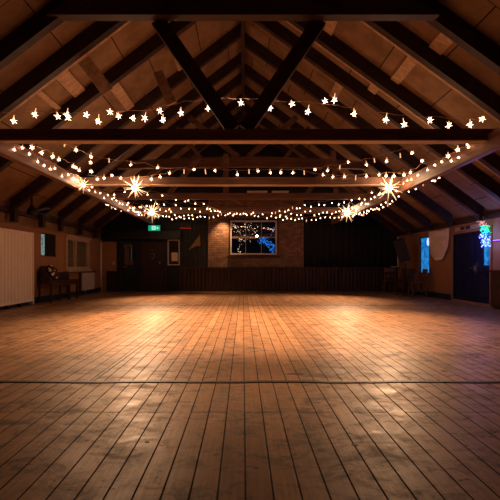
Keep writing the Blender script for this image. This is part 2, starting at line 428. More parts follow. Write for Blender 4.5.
# ceiling slopes
for nm, sx, xe in (('ceiling_left', -1, -XL+.25), ('ceiling_right', 1, XR+.25)):
    poly = [(0, zr(0)), (sx*xe, zr(sx*xe)), (sx*xe, zr(sx*xe)+.06), (0, zr(0)+.06)]
    struct(MB().prism(poly, YF-.2, YB+.2).build(nm, 'ply'))
struct(MB().box(-.04, .04, YF, YB, A-.06, A+RT-.02).build('trim_7', 'beam'), 'dark ridge board')

# wainscot along the back
m = MB(); x = at(180,0,YB).x; k = 0; xe = XR-.03
while x < xe-.05:
    wd = .145+.02*math.sin(k*2.3); fr = YB-.10-.012*((k*7) % 3)
    m.box(x, min(x+wd-.028, xe), fr, YB-.06 if BX0 < x < BX1 else YB, .06, .90); x += wd; k += 1
struct(m.build('trim_8', 'wainscot'), 'vertical board wainscot along the back wall')
struct(MB().box(at(180,0,YB).x-.03, XR-.03, YB-.17, YB, .90, .955).build('trim_9', 'wainscot'), 'cap rail of the wainscot')
struct(MB().box(at(180,0,YB).x-.03, XR-.03, YB-.15, YB, 0, .06).build('trim_10', 'beam'))

# windows -------------------------------------------------------------
def frame_y(m, x0, x1, z0, z1, y0, y1, t):
    m.box(x0, x0+t, y0, y1, z0, z1).box(x1-t, x1, y0, y1, z0, z1).box(x0+t, x1-t, y0, y1, z1-t, z1).box(x0+t, x1-t, y0, y1, z0, z0+t); return m
def frame_x(m, y0, y1, z0, z1, x0, x1, t):
    m.box(x0, x1, y0, y0+t, z0, z1).box(x0, x1, y1-t, y1, z0, z1).box(x0, x1, y0+t, y1-t, z1-t, z1).box(x0, x1, y0+t, y1-t, z0, z0+t); return m
wn = sroot('window_3', ((W3[0]+W3[1])/2, YB, W3[2]), 'six-pane window in the brick wall')
frame_y(MB(), W3[0]-.05, W3[1]+.05, W3[2]-.05, W3[3]+.05, YB-.12, YB-.055, .055).build('window_surround', 'beam', wn)
f = frame_y(MB(), W3[0]+.01, W3[1]-.01, W3[2]+.01, W3[3]-.01, YB-.10, YB-.02, .055).build('window_frame', 'white', wn)
m = MB(); h = (W3[2]+W3[3])/2+.02
m.box(W3[0]+.06, W3[1]-.06, YB-.06, YB-.03, h-.013, h+.013)
for q in (1/3, 2/3):
    x = W3[0]+(W3[1]-W3[0])*q; m.box(x-.010, x+.010, YB-.058, YB-.032, W3[2]+.06, W3[3]-.06)
m.build('glazing_bar', 'cream', wn)
MB().box(W3[0]+.06, W3[1]-.06, YB-.028, YB-.022, W3[2]+.06, W3[3]-.06).build('window_pane', 'glass', wn)
MB().box(W3[0]-.12, W3[1]+.10, YB-.16, YB-.06, W3[2]-.10, W3[2]-.05).build('window_sill', 'beam', wn)

wn = sroot('window_1', (XL, 10.9, WL1[2]), 'small left window with a pale lit strip beside a dark opening')
frame_x(MB(), WL1[0], WL1[1], WL1[2], WL1[3], XL-.14, XL-.03, .03).build('window_frame', 'beam', wn)
MB().box(XL-.13, XL-.10, WL1[0]+.02, WL1[0]+.46, WL1[2]+.03, WL1[3]-.03).build('window_pane', 'pale_pane', wn)
MB().box(XL-.09, XL-.04, WL1[0]+.36, WL1[1]-.03, WL1[2]+.03, WL1[3]-.02).build('dark_opening', 'dark_hole', wn)  # dark sheet stands in for the unlit depth of the opening
wn = sroot('window_2', (XL, 12.8, WL2[2]), 'cream framed window with two frosted panes')
m = frame_x(MB(), WL2[0], WL2[1], WL2[2], WL2[3], XL-.12, XL+.03, .09)
ym = WL2[0]+.72; m.box(XL-.10, XL+.02, ym-.04, ym+.04, WL2[2]+.09, WL2[3]-.09)
m.build('window_frame', 'cream', wn)
MB().box(XL-.09, XL-.06, WL2[0]+.09, ym-.04, WL2[2]+.09, WL2[3]-.09).build('window_pane', 'frosted', wn)
MB().box(XL-.09, XL-.06, ym+.04, WL2[1]-.09, WL2[2]+.09, WL2[3]-.09).build('window_pane', 'frosted', wn)
MB().box(XL-.02, XL+.09, WL2[0]-.02, WL2[1]+.02, WL2[2]-.07, WL2[2]).build('window_sill', 'cream', wn)
m = MB()
m.box(XL, XL+.07, WL2[0]-.02, WL2[1]+.1, 1.93, 2.0); m.build('curtain_rail', 'cream', wn)
wn = sroot('window_4', (XR, 12.8, WR[2]), 'narrow right window glowing blue')
frame_x(MB(), WR[0], WR[1], WR[2], WR[3], XR+.02, XR+.12, .035).build('window_frame', 'skirt', wn)
MB().box(XR+.06, XR+.08, WR[0]+.03, WR[1]-.03, WR[2]+.03, WR[3]-.03).build('window_pane', 'blue_pane', wn)
MB().ball((XR+.055, 12.58, 1.80), .10, 12, 8, (.25, 1, 1.3)).build('outside_lamp_glow', 'ice_e', wn)

# doors ---------------------------------------------------------------
def panelled(m, y0, y1, z0, z1, x, sgn, rects):      # raised panel mouldings on a side-wall door face
    for a, b, c, d in rects:
        ya, yb = y0+(y1-y0)*a, y0+(y1-y0)*b; za, zb = z0+(z1-z0)*c, z0+(z1-z0)*d
        xa, xb = sorted((x, x-sgn*.018)); frame_x(m, ya, yb, za, zb, xa, xb, .03)
    return m
dr = sroot('door_4', (XR, 10.1, 0), 'navy panelled double door on the right')
ym = 9.99
ar = frame_x(MB(), DR[0]-.07, DR[1]+.07, -.02, DR[3]+.06, XR-.03, XR+.10, .07)
ar.build('door_frame', 'plaster', dr)
lf = MB().box(XR+.03, XR+.08, ym+.01, DR[1]-.01, .02, DR[3]-.02)
l = panelled(lf, ym, DR[1], .02, DR[3], XR+.03, 1, [(.14,.46,.1,.44),(.54,.86,.1,.44),(.14,.86,.52,.93)]).build('door_leaf', 'navy', dr)
MB().box(XR-.01, XR+.03, ym+.06, ym+.09, .86, 1.0).box(XR-.03, XR-.01, ym+.06, ym+.16, .94, .96).build('door_handle', 'steel', l)
rg = MB().box(XR+.03, XR+.08, DR[0]+.01, ym-.01, .02, 1.02).box(XR+.03, XR+.08, DR[0]+.33, ym-.01, 1.02, DR[3]-.02).box(XR+.03, XR+.08, DR[0]+.01, DR[0]+.33, 1.84, DR[3]-.02)
rg = panelled(rg, DR[0], ym, .02, DR[3], XR+.03, 1, [(.14,.86,.1,.44)]).build('door_leaf', 'navy', dr)
MB().box(XR+.05, XR+.07, DR[0]+.02, DR[0]+.33, 1.02, 1.84).build('door_pane', 'blue_pane', rg)
h = MB().box(XR+.005, XR+.03, ym-.11, ym-.06, .80, 1.10); h.tube([(XR-.03, ym-.085, 1.0), (XR-.03, ym-.085, .86)], .012).tube([(XR+.02, ym-.085, 1.0), (XR-.03, ym-.085, 1.0)], .01)
h.build('door_handle', 'steel', rg)

def P(x): return at(x, 0, YB).x
dr = sroot('door_1', (P(128), YB, 0), 'dark door with a dim glass upper panel')
frame_y(MB(), P(120.5), P(137.2), 0, 1.99, YB-.10, YB, .06).build('door_frame', 'skirt', dr)
l = MB().box(P(120.5)+.06, P(137.2)-.06, YB-.06, YB-.005, .02, 1.0).build('door_leaf', 'blackwall', dr)
frame_y(MB(), P(120.5)+.06, P(137.2)-.06, 1.0, 1.93, YB-.07, YB-.02, .05).build('door_glazing_frame', 'black', dr)
MB().box(P(120.5)+.11, P(137.2)-.11, YB-.05, YB-.04, 1.05, 1.88).build('door_pane', 'glass', dr)
MB().box(P(120.5)+.11, P(120.5)+.30, YB-.10, YB-.06, .955, .975).build('door_handle', 'steel', l)
dr = sroot('door_2', (P(152), YB, 0), 'plain red-brown door under the green sign')
frame_y(MB(), P(139.5), P(165.5), 0, 2.0, YB-.09, YB, .07).build('door_frame', 'black', dr)
l = MB().box(P(139.5)+.07, P(165.5)-.07, YB-.05, YB-.005, .01, 1.93); l.build('door_leaf', 'brown_door', dr)
MB().tube([(P(160.3), YB-.05, 1.13), (P(160.3), YB-.10, 1.13)], .018).ball((P(160.3), YB-.11, 1.13), .03).build('door_handle', 'steel', dr)
s5 = MB()
cx, cz = P(152.5), 1.50
pts = [(cx-.06, YB-.055, cz+.10), (cx-.01, YB-.06, cz+.14), (cx+.02, YB-.06, cz+.09)]
s5.tube(pts, .012, 6)
pts = [(cx+.10*math.cos(a)-.0, YB-.06, cz-.10+.10*math.sin(a)) for a in [2.2-i*.42 for i in range(11)]]
s5.tube(pts, .009, 6); s5.build('door_hook', 'steel', dr)
dr = sroot('window_5', (P(174), YB, 1.0), 'narrow glazed panel beside the brown door')
frame_y(MB(), P(168), P(179.8), 1.03, 2.03, YB-.09, YB, .035).build('window_frame', 'white', dr)
MB().box(P(168)+.035, P(179.8)-.035, YB-.05, YB-.04, 1.065, 1.995).build('window_pane', 'glass', dr)
tag(MB().box(P(171.8), P(178), YB-.075, YB-.06, 1.19, 1.53).build('paper_notice', 'paper'), 'small pinkish white paper notice behind the narrow glazed panel', 'notice')
# black boxed head above the back-left doors
struct(MB().box(P(112), P(182), YB-.35, YB, 2.03, 2.36).build('trim_11', 'black'), 'black boxed head over the back doors')
struct(MB().box(P(118), P(120.3), YB-.12, YB, 0, 2.03).box(P(137.4), P(139.4), YB-.12, YB, 0, 2.03).box(P(165.6), P(167.9), YB-.12, YB, 0, 2.03).build('trim_12', 'black'), 'black posts between the back doors')
# low dark panel left of the doors and white corner post
struct(MB().box(P(107.5), P(118), YB-.10, YB-.04, 0, .80).build('trim_13', 'brown_door'), 'low dark red panel below the light switch')
struct(MB().box(XL+.0, P(107.5), YB-.04, YB+.05, 0, .78).build('wall_back_corner_lower', 'plaster'))
tag(MB().tube([(P(102.2), YB-.12, 0), (P(102.2), YB-.12, 1.93)], .036, 12).build('heating_pipe', 'white', smooth=True), 'pale vertical pipe standing in the back left corner', 'pipe')
t = thing('light_switch', 'small cream light switch on the ochre wall by the back left corner', 'switch', (P(114.2), YB-.04, 1.07))
MB().box(P(114.2)-.05, P(114.2)+.05, YB-.055, YB-.04, 1.05, 1.17).build('plate', 'cream', t); MB().box(P(114.2)-.012, P(114.2)+.012, YB-.065, YB-.055, 1.09, 1.13).build('rocker', 'white', t)

# black curtained bay on the right of the brick
m = MB()
def cur(u, v):
    x = P(304)+(P(395.5)-P(304))*u; z = .96+(3.1-.96)*v
    return (x, YB-.07+.018*math.sin(u*90), z)
m.grid(cur, 150, 2, .01)
tag(m.build('black_curtain', 'curtain', smooth=True), 'wide black pleated curtain covering the back wall right of the brick', 'curtain')
tag(MB().box(P(395.6), P(397), YB-.2, YB-.14, .96, 2.15).box(P(389), P(397), YB-.2, YB-.14, .955, .985).build('screen_trim', 'white'), 'thin white upright trim at the right edge of the black curtain', 'trim')

# ------------------------------------------------------------------ roof timbers
ORD = ['nearest', 'second', 'third', 'fourth', 'fifth', 'sixth', 'seventh', 'eighth', 'ninth', 'tenth']
LR = [5.4, 6.2, 7.4, 9.0, 10.25, 11.3, 12.7, 14.0]
RR = [5.45, 6.2, 7.45, 8.2, 9.4, 10.8, 12.05, 13.4, 14.6]
def rafter(d, sx, xe, k):
    t = .06
    # one timber, or with a paler cover strip under it for the near ones
    poly = [(sx*.045, zun(sx*.045)), (sx*xe, zun(sx*xe)), (sx*xe, zun(sx*xe)+RT-.005), (sx*.045, zun(sx*.045)+RT-.005)]
    m = MB().prism(poly, d-t, d+t)
    side = 'left' if sx < 0 else 'right'
    lab = f'dark sloping rafter under the {side} roof slope, {ORD[k]} from the camera' if k else f'dark heavy rafter under the {side} roof slope, nearest the camera'
    return m, lab
for lst, sx, xe in ((LR, -1, 5.48), (RR, 1, 5.92)):
    for k, d in enumerate(lst):
        m, lab = rafter(d, sx, xe, k)
        r = thing('rafter', lab, 'rafter', (sx*xe/2, d, zun(sx*xe/2)), 'rafters of the left slope' if sx < 0 else 'rafters of the right slope')
        m.build('rafter_timber', 'rafter', r)
        if (sx, k) in ((-1, 1), (1, 1), (1, 2)):
            q = MB().bar((sx*.6, d+.085, zun(sx*.6)+.03), (sx*xe*.97, d+.085, zun(sx*xe*.97)+.03), .05, .05)
            o = q.build('cover_strip', 'batten', r); o['label'] = 'paler strip along the underside'
        MB().box(min(sx*(xe-.12), sx*xe), max(sx*(xe-.12), sx*xe), d-.075, d+.075, 2.04 if sx < 0 else zun(xe)-.04, zun(sx*xe)+.10).build('foot_block', 'rafter', r)

def truss(d, lab, mt, zt0, zt1, xw=3.62, collar=None, struts=(), th=.14):
    t = thing('roof_truss', lab, 'truss', (0, d, zt0))
    MB().box(-xw, xw, d-th/2, d+th/2, zt0, zt1).build('tie_beam', mt, t, bevel=.006)
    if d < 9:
        o = MB().box(-xw, xw, d-th/2-.004, d+th/2+.004, zt0-.016, zt0).build('lit_edge', 'cream', t); o['label'] = 'lit underside put in as a thin pale strip'  # pale colour stands in for light on the beam's underside
    if collar:
        z0, z1, xc = collar
        MB().prism([(-xc, z0), (xc, z0), (xc-.32, z1), (-xc+.32, z1)], d-.16, d-.02).build('collar_beam', 'beam', t)
    for (xa, za, xb, zb, wd) in struts:
        MB().bar((xa, d+.02, za), (xb, d+.02, zb), .10, wd, (0,0,1) if abs(xa-xb) > .05 else (1,0,0)).build('strut', mt if d > 6 else 'beam', t)
    return t
Z1 = 1+1.79
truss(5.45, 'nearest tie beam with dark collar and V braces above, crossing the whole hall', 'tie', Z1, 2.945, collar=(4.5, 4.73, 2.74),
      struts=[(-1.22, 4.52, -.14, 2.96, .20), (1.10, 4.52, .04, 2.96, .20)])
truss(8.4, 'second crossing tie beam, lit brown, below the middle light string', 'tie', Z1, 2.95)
truss(10.2, 'third crossing tie beam with short posts, behind the second one', 'tie', Z1, 2.95,
      struts=[(-.46, 2.95, -.46, 4.0, .14), (2.50, 2.95, 2.42, 4.1, .12), (1.72, 2.95, 2.35, 3.8, .12), (3.25, 2.9, 2.6, 3.35, .10), (-2.0, 2.95, -1.2, 3.9, .12), (-3.1, 2.9, -2.2, 3.7, .12)])
truss(13.1, 'farthest crossing tie beam, just in front of the brick wall', 'tie', 2.80, 3.02,
      struts=[(-.9, 3.4, .02, 3.0, .07)])
# arched collar of the rear truss
t = thing('roof_truss', 'high slightly arched collar beam with V braces, above the middle light string', 'truss', (0, 11.0, 3.8))
n = 24; poly = [(-3.62+7.24*i/n, 3.80+.06*math.sin(math.pi*i/n)) for i in range(n+1)] + [(3.40-6.8*i/n, 4.02+.13*math.sin(math.pi*i/n)) for i in range(n+1)]
MB().prism(poly, 10.93, 11.07).build('collar_beam', 'tie', t)
for sx in (-1, 1):
    MB().bar((sx*.15, 11.0, 4.16), (sx*1.55, 11.0, 5.30), .10, .15).build('strut', 'tie', t)
    MB().bar((sx*1.2, 11.0, 4.1), (sx*1.9, 11.0, 5.02), .08, .10).build('strut', 'tie', t)
for sx, nm in ((-1, 'left'), (1, 'right')):
    t = thing('longitudinal_beam', f'long brown beam running down the {nm} side of the hall with bulbs along it', 'beam', (sx*3.52, 9, 2.66), 'long beams under the tie beams')
    MB().box(sx*3.52-.06, sx*3.52+.06, 3.6, YB, 2.62, 2.88).build('beam_timber', 'long', t, bevel=.008)

# pale battens and loose panels between the rafters
def batten(x1, d0, d1, w_, side, lab, z=0):
    m = MB(); th = .05
    za = zr(x1)-.012
    m.bar((x1, d0, za-th/2-z), (x1, d1, za-th/2-z), w_, th, ((S if x1 > 0 else -SL), 0, 1))
    tag(m.build('ceiling_batten', 'batten'), lab, 'batten', 'pale battens between the rafters')
batten(-4.05, 5.48, 6.12, .16, -1, 'pale batten between the two nearest left rafters, high up')
batten(-3.55, 6.28, 7.32, .10, -1, 'narrow pale batten between the second and third left rafters')
batten(-3.15, 6.28, 7.32, .26, -1, 'wide pale board between the second and third left rafters')
batten(-2.65, 7.48, 8.92, .22, -1, 'pale batten between the third and fourth left rafters')
batten(-1.45, 7.48, 8.92, .18, -1, 'upper pale batten between the third and fourth left rafters')
batten(3.1, 5.53, 6.12, .24, 1, 'pale batten between the two nearest right rafters')
batten(2.95, 6.28, 7.37, .20, 1, 'pale batten between the second and third right rafters')
batten(2.75, 7.53, 8.12, .20, 1, 'pale batten between the third and fourth right rafters')
batten(1.65, 6.28, 7.37, .20, 1, 'pale batten high between the second and third right rafters')
batten(2.2, 8.28, 9.32, .20, 1, 'pale batten between the fourth and fifth right rafters')
m = MB(); m.bar(at(158,72,8.0), at(172,104,7.7), .20, .035, (0,-1,.2)); tag(m.build('loose_board', 'batten'), 'loose pale board leaning in the left roof slope above the light string', 'board', 'loose boards in the roof')
m = MB(); m.bar(at(84,60,6.4), at(108,92,6.6), .22, .035, (0,-1,.2)); tag(m.build('loose_board', 'batten'), 'loose pale board hanging between the left rafters near the beam corner', 'board', 'loose boards in the roof')

# ------------------------------------------------------------------ light strings
def bulb_meshes():
    out = []
    for L, tilt, seed in ((.075,.0,1), (.05,.012,2), (.10,-.012,3), (.085,.02,4), (.035,0,5)):
        m = MB()
        m.tube([(0,0,0), (tilt*.5,0,-L*.5), (tilt,0,-L*.86)], [.003,.005,.011], 5); nn = len(m.f)
        m.star((tilt,0,-L-.012), .056, .34, 9, seed)
        me = m.data('bulb', M['neck']); me.materials.append(M['bulb'])
        for i, p in enumerate(me.polygons): p.material_index = 0 if i < nn else 1
        out.append(me)
    for L, tilt in ((.10,.015), (.12,-.02)):
        m = MB().tube([(0,0,0), (tilt*.3,0,-L*.2), (tilt,0,-L)], [.004,.010,.011], 6)
        out.append(m.data('bulb', M['bulb_dim']))
    return out
BM = bulb_meshes()
NB = [0]
def string(label, wire, bulbs=None, spacing=None, group='warm light strings', jit=.0, dimfrac=.12, sag=.03, seed=0, thin=.0035, wiggle=.012, drop2=0, size=.56):
    """wire: world polyline; bulbs: explicit world points (top of bulb) or spacing along the wire"""
    rnd = random.Random(seed); wire = [Vector(p) for p in wire]
    r = thing('light_string', label, 'string lights', wire[0], group)
    # smooth dense wire
    dense = []
    for i in range(len(wire)-1):
        a, b = wire[i], wire[i+1]; n = max(2, int((b-a).length/.12))
        for k in range(n):
            u = k/n; p = a.lerp(b, u); p.z -= sag*math.sin(math.pi*u); p.z += wiggle*math.sin((i*7+k)*1.9+seed); p.y += wiggle*math.cos((i*5+k)*2.3)
            dense.append(p)
    dense.append(wire[-1])
    MB().tube(dense, thin, 5).build('wire', 'wire', r)
    ps = []
    if bulbs: ps = [(Vector(p), None) for p in bulbs]
    if spacing:
        acc = spacing*.5
        for i in range(len(dense)-1):
            L = (dense[i+1]-dense[i]).length
            while acc <= L:
                p = dense[i].lerp(dense[i+1], acc/L)
                ps.append((p + Vector(((rnd.random()-.5)*jit, (rnd.random()-.5)*jit, -(rnd.random())*drop2)), None)); acc += spacing*(.75+.5*rnd.random())
            acc -= L
    for k, (p, _) in enumerate(ps[:100]):
        me = BM[rnd.randrange(5)] if rnd.random() > dimfrac else BM[5+rnd.randrange(2)]
        o = bpy.data.objects.new('bulb', me); C.objects.link(o); o.parent = r; o.location = p-wire[0]
        o.rotation_euler = (0, 0, rnd.random()*6.28); o.scale = (size,)*3 if me in BM[:5] else (1,1,.6+.4*size); NB[0] += 1
    return r
def pix(lst, d=None):
    return [at(*(p if len(p) == 3 else (p[0], p[1], d))) for p in lst]
# near string across the front truss (bulb tops)
D = 5.57
string('long light string sagging across the hall just above the nearest tie beam',
       pix([(2,113),(15,112),(36,111),(57,112),(80,112),(100,112),(120,111),(150,110),(165,106),(185,102),(205,99),(225,98),(243,98),(262,98),(280,101),(310,102),(330,105),(355,107),(385,113),(410,115),(440,117),(470,118),(486,120)], D),
       pix([(14,115),(36,108),(57,112),(68,108),(68,112),(87,111),(99,114),(110,109),(118,112),(133,115),(146,112),(160,107),(163,114),(181,107),(209,101),(241,100),(262,94),(269,102),(292,101),(309,105),(325,98),(335,93),(354,108),(387,113),(403,118),(430,117),(449,121),(470,119),(482,116)], D), dimfrac=0, sag=.01, seed=1, size=1)
# strings falling from the front truss to the long beams
string('short light string falling from the nearest tie beam to the left long beam',
       pix([(28,142,5.5),(35,144,5.8),(48,150,6.6),(60,157,7.4),(74,163,8.2),(84,172,9.0)]),
       pix([(32,143,5.7),(42,150,6.1),(53,152,6.7),(59,156,7.1),(74,163,8.0),(76,166,8.2),(80,167,8.5)]), dimfrac=0, seed=2, size=.8)
string('short light string falling from the nearest tie beam to the right long beam',
       pix([(472,142,5.5),(458,148,5.9),(447,155,6.4),(435,160,6.9),(422,163,7.4),(411,170,8.2),(402,174,8.8)]),
       pix([(467,141,5.6),(458,145,5.8),(448,152,6.2),(422,159,7.3),(411,169,8.0),(404,172,8.5)]), dimfrac=0, seed=3, size=.8)
# middle string, swagging in the centre
string('light string swagging across the middle of the hall with dangling stems',
       pix([(62,142,5.6),(78,149,6.2),(91,155,6.8),(108,159,7.2),(125,161,7.6),(145,163,8.0),(160,168,8.3),(185,168,8.3),(205,168,8.3),(240,170,8.3),(270,169,8.3),(300,169,8.3),(325,166,8.3),(348,163,8.3),(366,159,8.0),(385,154,7.4),(402,149,6.8),(420,145,6.2),(440,142,5.6)]),
       pix([(65,141,5.8),(76,146,6.2),(91,152,6.8),(91,160,6.8),(91,169,6.8),(109,158,7.2),(131,161,7.7),(158,164,8.2),(170,170,8.3),(184,169,8.3),(194,168,8.3),(205,169,8.3),(215,169,8.3),(237,171,8.3),(249,169,8.3),(258,168,8.3),(270,169,8.3),(281,169,8.3),(293,170,8.3),(304,170,8.3),(315,168,8.3),(328,167,8.3),(340,165,8.3),(348,160,8.3),(366,161,8.0),(374,158,7.6),(387,157,7.3),(400,153,6.9),(412,151,6.6)]), dimfrac=.3, sag=.01, seed=4, size=.75)
string('short left light string at the ends of the second tie beam',
       pix([(86,175,7.4),(105,176,8.0),(130,177,8.3),(155,175,8.3),(178,170,8.3),(200,168,8.3)]),
       pix([(104,174,8.0),(112,174,8.2),(121,176,8.3),(134,178,8.3),(152,176,8.3),(160,174,8.3),(97,177,7.8)]), dimfrac=.3, sag=.01, seed=5, size=.75)
string('short right light string at the end of the second tie beam',
       pix([(298,169,8.3),(312,173,8.3),(330,175,8.3),(350,175,8.3),(372,173,8.3),(392,172,8.2),(408,173,8.0)]),
       pix([(323,172,8.3),(333,174,8.3),(344,173,8.3),(356,175,8.3),(366,173,8.3),(379,172,8.2),(386,172,8.2),(394,173,8.1),(404,172,8.0)]), dimfrac=.2, sag=.01, seed=6, size=.75)
# along the long beams
def longs(sx, d0, d1, zo, n): return [(sx*(3.43), d0+(d1-d0)*i/n, 2.86+zo*math.sin(i*1.7)) for i in range(n+1)]
string('dense light string fixed along the inner face of the left long beam', longs(-1, 5.6, 12.8, .03, 26), spacing=.24, jit=.05, drop2=.10, seed=7, dimfrac=.05, sag=.02)
string('dense light string fixed along the inner face of the right long beam', longs(1, 5.6, 12.8, .03, 26), spacing=.27, jit=.05, drop2=.10, seed=8, dimfrac=.05, sag=.02)
# third tie beam swags
string('light string drooping from the left lamp under the third tie beam',
       pix([(92,187,9.6),(105,190,9.8),(120,190,10.0),(140,190,10.0),(155,191,10.0),(168,195,10.0),(190,199,10.4),(205,203,11),(216,209,12.2),(240,212,12.8),(256,209,12.9)]),
       spacing=.34, drop2=.05, seed=9, dimfrac=.1, sag=.03)
string('light string in short swags at the right under the third tie beam',
       pix([(270,210,12.6),(285,206,12),(300,203,11.2),(315,201,10.8),(330,200,10.6),(345,197,10.3),(360,195,10.0),(375,189,9.6),(392,190,9.4),(410,186,9.2),(425,178,8.8),(440,170,7.6)]),
       spacing=.22, drop2=.12, seed=10, dimfrac=.1, sag=.03)
string('light string in low swags at the left, in front of the black doors',
       pix([(112,203,11),(125,200,11),(140,203,11),(152,198,11),(164,201,11),(176,203,11.2),(186,200,11.4),(198,204,11.6),(210,206,11.8),(222,210,12.2)]),
       spacing=.20, drop2=.14, seed=11, dimfrac=.05, sag=.05)
string('lowest light string across the back from the left long beam to the brick wall',
       pix([(105,201,10.8),(120,206,11.6),(135,210,12.4),(150,213,12.9),(170,215,12.9),(190,216,12.9),(210,214,12.9),(230,211,12.9),(245,212,12.9)]),
       spacing=.125, drop2=.08, seed=12, dimfrac=.03, sag=.02)
string('lowest light string across the back from the brick wall to the right long beam',
       pix([(245,212,12.9),(262,213,12.9),(280,215,12.9),(300,217,12.9),(320,216,12.9),(340,215,12.9),(355,212,12.4),(370,208,11.6),(384,202,10.8),(394,197,10.2)]),
       spacing=.135, drop2=.10, seed=13, dimfrac=.03, sag=.02)
string('looped light string hung below the right lamp, in front of the black curtain',
       pix([(278,211,12.6),(295,210,12.5),(312,209,12.4),(330,210,12.2),(342,207,12),(350,202,11.6),(357,206,11.4),(364,199,11.2),(352,211,11.8),(366,205,11.2),(376,198,10.6)]),
       spacing=.16, drop2=.14, seed=14, dimfrac=.05, sag=.03)
string('looped light string hung below the left lamp, beside the green sign',
       pix([(118,206,11.4),(126,202,11.4),(134,207,11.6),(142,204,11.8),(148,209,12),(158,206,12),(168,209,12.2),(182,211,12.4),(196,212,12.6)]),
       spacing=.17, drop2=.14, seed=15, dimfrac=.05, sag=.03)

# ------------------------------------------------------------------ bright lamps
def lamp(x, y, d, r, label, up, down):
    c = at(x, y, d); t = thing('flared_lamp', label, 'lamp', c, 'bright lamps among the strings')
    MB().ball(c, r*.27, 14, 10).build('bulb', 'lamp', t, smooth=True)
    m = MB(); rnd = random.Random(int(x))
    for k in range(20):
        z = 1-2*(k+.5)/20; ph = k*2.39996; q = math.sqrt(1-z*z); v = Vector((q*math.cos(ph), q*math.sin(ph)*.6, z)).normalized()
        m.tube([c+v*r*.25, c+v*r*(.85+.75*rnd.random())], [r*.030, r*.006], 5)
    m.build('flare_rays', 'ray', t)  # lens flare rays built as thin glowing cones
    MB().tube([c+Vector((0,0,r*.28)), c+Vector((0,0,r*1.15))], .008, 6).build('hanger', 'plastic', t)
    ld = bpy.data.lights.new('lamp_light', 'POINT'); ld.energy = up; ld.color = (1, .60, .34); ld.shadow_soft_size = r*.2
    lo = bpy.data.objects.new('lamp_light', ld); C.objects.link(lo); lo.parent = t; lo.location = (0, -r*.3, r*.75)
    ld = bpy.data.lights.new('lamp_downlight', 'SPOT'); ld.energy = down; ld.color = LCOL; ld.shadow_soft_size = r*.33; ld.spot_size = math.radians(116); ld.spot_blend = 1
    lo = bpy.data.objects.new('lamp_downlight', ld); C.objects.link(lo); lo.parent = t; lo.location = (0, 0, -r*1.35)
    lo.rotation_euler = (Vector((c.x*.6, c.y-1.1, 0))-c).to_track_quat('-Z', 'Y').to_euler()
    return t
lamp(135, 188, 8.05, .21, 'largest bright lamp with modelled flare rays at the left, in front of the second tie beam', LAMP_W*.8, DOWN_W*.75)
lamp(389, 188, 8.05, .21, 'largest bright lamp with modelled flare rays at the right, in front of the second tie beam', LAMP_W*.8, DOWN_W*.75)
lamp(83, 185, 8.0, .13, 'smaller bright lamp with modelled flare rays against the left long beam', LAMP_W*.25, DOWN_W*.2)
lamp(152, 212, 12.0, .24, 'bright lamp with modelled flare rays above the green exit sign', LAMP_W*.5, DOWN_W*.85)
lamp(347, 213, 12.0, .24, 'bright lamp with modelled flare rays in front of the black curtain', LAMP_W*.5, DOWN_W*.85)
t = thing('added_downlight', 'added round black downlight, unseen behind the dark collar beam', 'downlight', (0, 6.6, 5.35))  # lamp added to brighten the middle of the floor
MB().tube([(0,6.6,5.36), (0,6.6,5.38), (0,6.6,5.46), (0,6.6,5.49)], [.17,.17,.11,.05], 18).build('added_downlight_shade', 'plastic', t)
MB().tube([(0,6.6,5.49), (0,6.6,A-.06)], .012, 6).build('cord', 'plastic', t)
MB().tube([(0,6.6,5.35), (0,6.6,5.36)], .14, 18).build('lens', 'ray', t)
ld = bpy.data.lights.new('downlight_beam', 'SPOT'); ld.energy = POOL_W; ld.color = LCOL; ld.shadow_soft_size = .38; ld.spot_size = math.radians(84); ld.spot_blend = 1
lo = bpy.data.objects.new('downlight_beam', ld); C.objects.link(lo); lo.parent = t; lo.location = (0, 0, -.42); lo.rotation_euler = (math.radians(-3), 0, 0)
# picture lamp raking the brick
t = thing('wall_spotlight', 'small spotlight above the left of the brick wall shining down on it', 'spotlight', at(223, 214, 14.55))
c = at(223, 214, 14.55)
MB().tube([c+Vector((0,-.05,.10)), c+Vector((0,.02,-.02))], [.045,.06], 12).build('housing', 'plastic', t)
MB().tube([c+Vector((0,-.02,.06)), c+Vector((0,.39,.12))], .012, 6).build('bracket', 'plastic', t)
sl = bpy.data.lights.new('spot_light', 'SPOT'); sl.energy = 150; sl.color = (1,.58,.26); sl.spot_size = math.radians(80); sl.spot_blend = .9; sl.shadow_soft_size = .04
so = bpy.data.objects.new('spot_light', sl); C.objects.link(so); so.parent = t; so.location = (0, 0, -.05)
so.rotation_euler = Vector((-.05, .36, -.9)).to_track_quat('-Z', 'Y').to_euler()

# two unlit tubes high at the back
for x0, x1, nm in ((247, 267.5, 'left'), (272, 289, 'right')):
    a, b = at(x0, 192.2, 14.75), at(x1, 192.2, 14.75)
    t = thing('tube_light', f'{nm} one of two thin white tube lights high above the brick wall', 'tube light', (a+b)/2, 'tube lights above the brick')
    MB().box(a.x, b.x, a.y, a.y+.2, a.z+.02, a.z+.06).build('housing', 'white', t)
    MB().tube([a+Vector((.03,.02,0)), b+Vector((-.03,.02,0))], .026, 8).build('tube', 'white', t)

